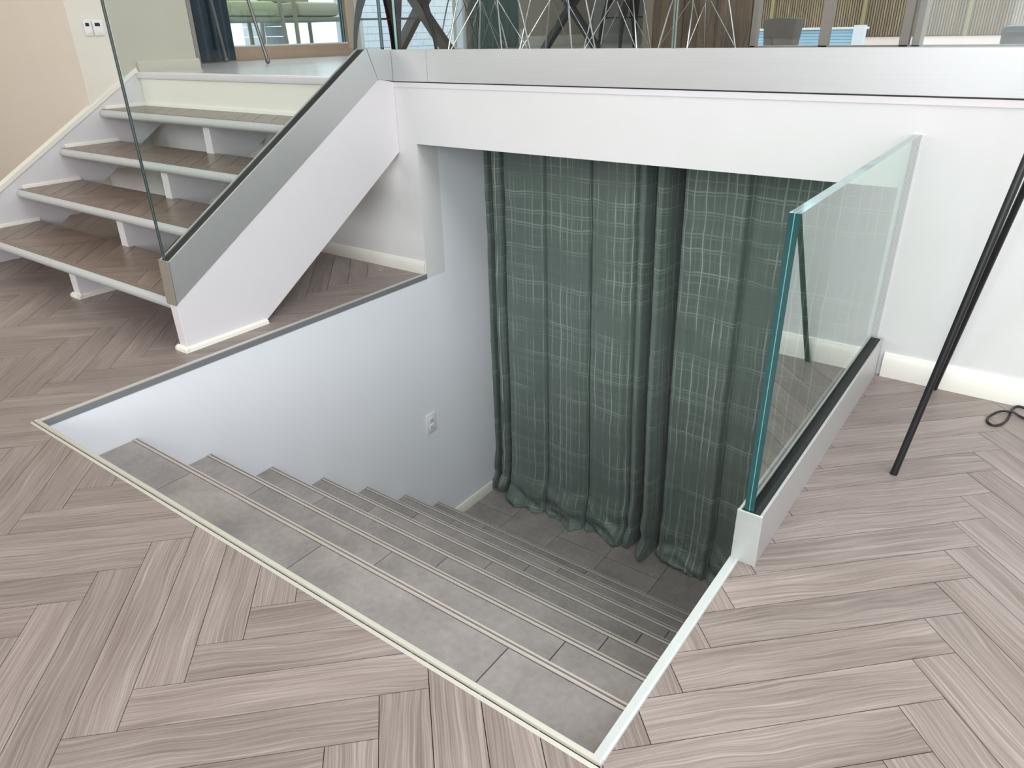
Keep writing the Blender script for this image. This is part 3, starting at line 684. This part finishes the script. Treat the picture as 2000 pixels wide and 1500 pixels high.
dup(wc, (-.27, 3.52, UZ), 2.5, 'chrome wire chair nearest the weathered timber boards')
def metal_chair(loc, rz, label):
    t = thing('metal_chair', loc, label, 'chair', 'black sheet metal chairs'); t.rotation_euler = (0, 0, rz)
    for sx in (-1, 1):
        for sy in (-1, 1):
            bm = bmesh.new(); prev = None
            for k in range(9):
                s = k/8; z = .43*(1-s); w = .022+.07*(1-s)**1.8; o = .145+.055*s+.012*math.sin(s*math.pi)
                c = Vector((sx*o, sy*o, z)); a = [c, c+Vector((-sx*w, 0, 0)), c+Vector((0, -sy*w, 0))]
                i_ = [c+Vector((-sx*.006, -sy*.006, 0)), a[1]+Vector((0, -sy*.006, 0)), a[2]+Vector((-sx*.006, 0, 0))]
                ring = [bm.verts.new(p) for p in (a[1], a[0], a[2], i_[2], i_[0], i_[1])]
                if prev:
                    for m in range(6): bm.faces.new((prev[m], prev[(m+1) % 6], ring[(m+1) % 6], ring[m]))
                prev = ring
            fin('leg', bm, 'blackmetal', t, True)
    for a, b in (((-1, -1), (1, 1)), ((-1, 1), (1, -1))):
        tube('brace', [(a[0]*.165, a[1]*.165, .25), (b[0]*.165, b[1]*.165, .25)], .006, 'blackmetal', t)
    bm = bmesh.new(); add_box(bm, (-.165, -.165, .42), (.165, .165, .442), .008); fin('seat', bm, 'blackmetal', t, True)
    bm = bmesh.new(); add_prism(bm, [(-.05, .44), (.05, .44), (.06, .80), (-.06, .80)], 'y', .155, .163); fin('back_splat', bm, 'blackmetal', t)
    tube('back_frame', smooth_path([(-.16, .155, .43), (-.17, .18, .7), (-.12, .19, .82), (.12, .19, .82), (.17, .18, .7), (.16, .155, .43)], 5), .011, 'blackmetal', t)
    return t
mc = metal_chair((-1.50, 1.45, UZ), .05, 'black sheet metal chair at the near end of the table, by the glass corner')
dup(mc, (-1.18, 4.1, UZ), 2.6, 'black sheet metal chair at the far end of the table')
# grey metal stool by the teal curtain
sl_ = thing('metal_stool', (-2.45, .78, UZ), 'slim grey metal stool with splayed legs before the teal curtain', 'stool')
for fx, fy, tx, ty in ((-2.76, 1.0, -2.66, .86), (-2.15, .9, -2.31, .86), (-2.50, .52, -2.47, .68)):
    a = Vector((fx, fy, UZ)); b = Vector((tx, ty, UZ+.74))
    lg = keep(tube('leg', [a+Vector((0, 0, .015)), b], .011, 'greymetal', None, 10), sl_)
    bm = bmesh.new(); bmesh.ops.create_uvsphere(bm, u_segments=12, v_segments=8, radius=.0165, matrix=Matrix.Translation(a+Vector((0, 0, .0165)))); keep(fin('ball_foot', bm, 'greymetal', None, True), sl_)
bm = bmesh.new(); bmesh.ops.create_cone(bm, cap_ends=True, segments=28, radius1=.2, radius2=.2, depth=.035, matrix=Matrix.Translation((-2.48, .8, UZ+.755))); keep(fin('seat', bm, 'greymetal', None, True), sl_)

# ================================================================== OUTSIDE
bm = bmesh.new(); add_box(bm, (-3.0, YB+.11, .5), (14, 8.75, .65)); add_box(bm, (-12, 8.75, .5), (14, 30, .65)); struct(fin('ground_patio', bm, 'paver'))
struct(box('ground_terrace', (-14, .3, .50), (XL-.15, 8.7, .70), 'bluepave'))
fc = thing('reed_fence', (0, 21, .65), 'tall reed fence with pale vertical slats and a top rail beyond the patio', 'fence')
bm = bmesh.new(); uvl = bm.loops.layers.uv.verify(); x = -9
i = 0
while x < 11:
    fs = add_box(bm, (x, 21, .66+.02*random.random()), (x+.042, 21.03, 2.7))
    for f in fs:
        for lp in f.loops: c = lp.vert.co; lp[uvl].uv = (c.z, (c.x-x)+10*i)
    x += .064; i += 1
o = keep(fin('slats', bm, 'reed'), fc); o['kind'] = 'stuff'
keep(box('rail', (-9, 20.93, 1.74), (11, 21.0, 1.82), 'fencerail'), fc)
keep(box('backing', (-9, 21.05, .65), (11, 21.08, 2.7), 'darkwood'), fc)
for xx in (-8, -5.5, -3, -.5, 2, 4.5, 7, 9.5): keep(box('post', (xx, 20.9, .65), (xx+.09, 20.998, 2.75), 'fencerail'), fc)
bx = thing('slatted_box', (-2.2, 12, .65), 'low pale blue slatted box with white rim on the patio', 'storage box')
keep(box('panel', (-4.3, 12.02, .65), (-1.02, 12.6, .90), 'bluebox'), bx)
for k in range(5): keep(box('slat', (-4.3, 12.0, .655+k*.05), (-1.0, 12.03, .699+k*.05), 'bluebox', None, .004), bx)
keep(box('rim', (-4.35, 11.97, .905), (-.98, 12.65, .94), 'whitebox', None, .004), bx); keep(box('corner_post', (-1.08, 11.95, .65), (-.90, 12.1, .97), 'whitebox', None, .004), bx)
pl_ = thing('wicker_planter', (-2.05, 11.2, .65), 'dark tapered wicker planter in front of the pale blue box', 'planter')
bm = bmesh.new(); add_prism(bm, [(-2.22, .65), (-1.78, .65), (-1.73, 1.09), (-1.99, 1.105), (-2.27, 1.09)], 'y', 10.9, 11.35, .012); keep(fin('body', bm, 'wicker', None, True), pl_)
tr_ = thing('dark_block', (1.55, 11, .65), 'low black trough put in for a dark patch near the right end of the glass', 'block')  # black rounded block added in place of a dark patch showing in the glass
bm = bmesh.new(); add_box(bm, (1.15, 11, .65), (2.15, 11.4, .93), .05); keep(fin('body', bm, 'block', None, True), tr_)
keep(box('tray', (1.2, 10.96, .84), (1.75, 11.0, .87), 'green'), tr_)
# whitewashed brick wall behind the wide window
bw = struct(box('wall_brick_outside', (-7.15, 5.95, .70), (-7.0, 10.4, 3.2), 'mortar'))
bm = bmesh.new(); z = .70; row = 0
while z < 3.1:
    y = 5.95-(.16 if row % 2 else 0)
    while y < 10.4:
        add_box(bm, (-7.0, max(y, 5.95)+.003, z+.003), (-6.988+.005*random.random(), min(y+.317, 10.4), z+.097)); y += .32
    z += .10; row += 1
o = fin('bricks', bm, 'whitebrick', bw); o['kind'] = 'stuff'
# patio armchairs and low things beyond the tan door
def patio_chair(cx, cy, cush, label):
    t = thing('patio_armchair', (cx, cy, .70), label, 'armchair', 'patio armchairs'); t.rotation_euler = (0, 0, R90*.98)
    for sx in (-.3, .3):
        for sy in (-.28, .28):
            tube('leg', [(sx*1.08, sy*1.1, 0), (sx, sy, .78 if sy < 0 else 1.05)], .022, 'patioframe', t)
    for sx in (-.3, .3): bm = bmesh.new(); add_box(bm, (sx-.04, -.33, .76), (sx+.04, .30, .795), .01); fin('armrest', bm, 'patioframe', t, True)
    bm = bmesh.new(); add_box(bm, (-.29, -.3, .43), (.29, .3, .475), .01); fin('seat_frame', bm, 'patioframe', t, True)
    bm = bmesh.new(); add_box(bm, (-.27, -.32, .477), (.27, .25, .615), .05); fin('seat_cushion', bm, cush, t, True)
    bm = bmesh.new(); add_box(bm, (-.27, .16, .617), (.27, .30, 1.05), .05); fin('back_cushion', bm, cush, t, True)
    return t
patio_chair(-4.7, 2.52, 'olive', 'outdoor armchair with olive cushion, left one seen through the tan glass door')
patio_chair(-4.7, 3.32, 'greycush', 'outdoor armchair with grey-cream cushion, right one seen through the tan glass door')
bp_ = thing('brick_pillar', (-5.25, 3.2, .70), 'low white brick pillar between the two patio armchairs', 'pillar')
for k in range(8):
    keep(box('brick', (-5.45, 3.08, .702+k*.1), (-5.05, 3.36, .796+k*.1), 'whitebrick', None, .006), bp_)
cr = thing('wooden_crate', (-4.6, 1.75, .70), 'small dark wooden crate on the terrace beside the teal curtain', 'crate')
for k in range(4): keep(box('slat', (-4.75, 1.60+k*.085, .70), (-4.5, 1.68+k*.085, 1.02), 'darkcrate', None, .004), cr)
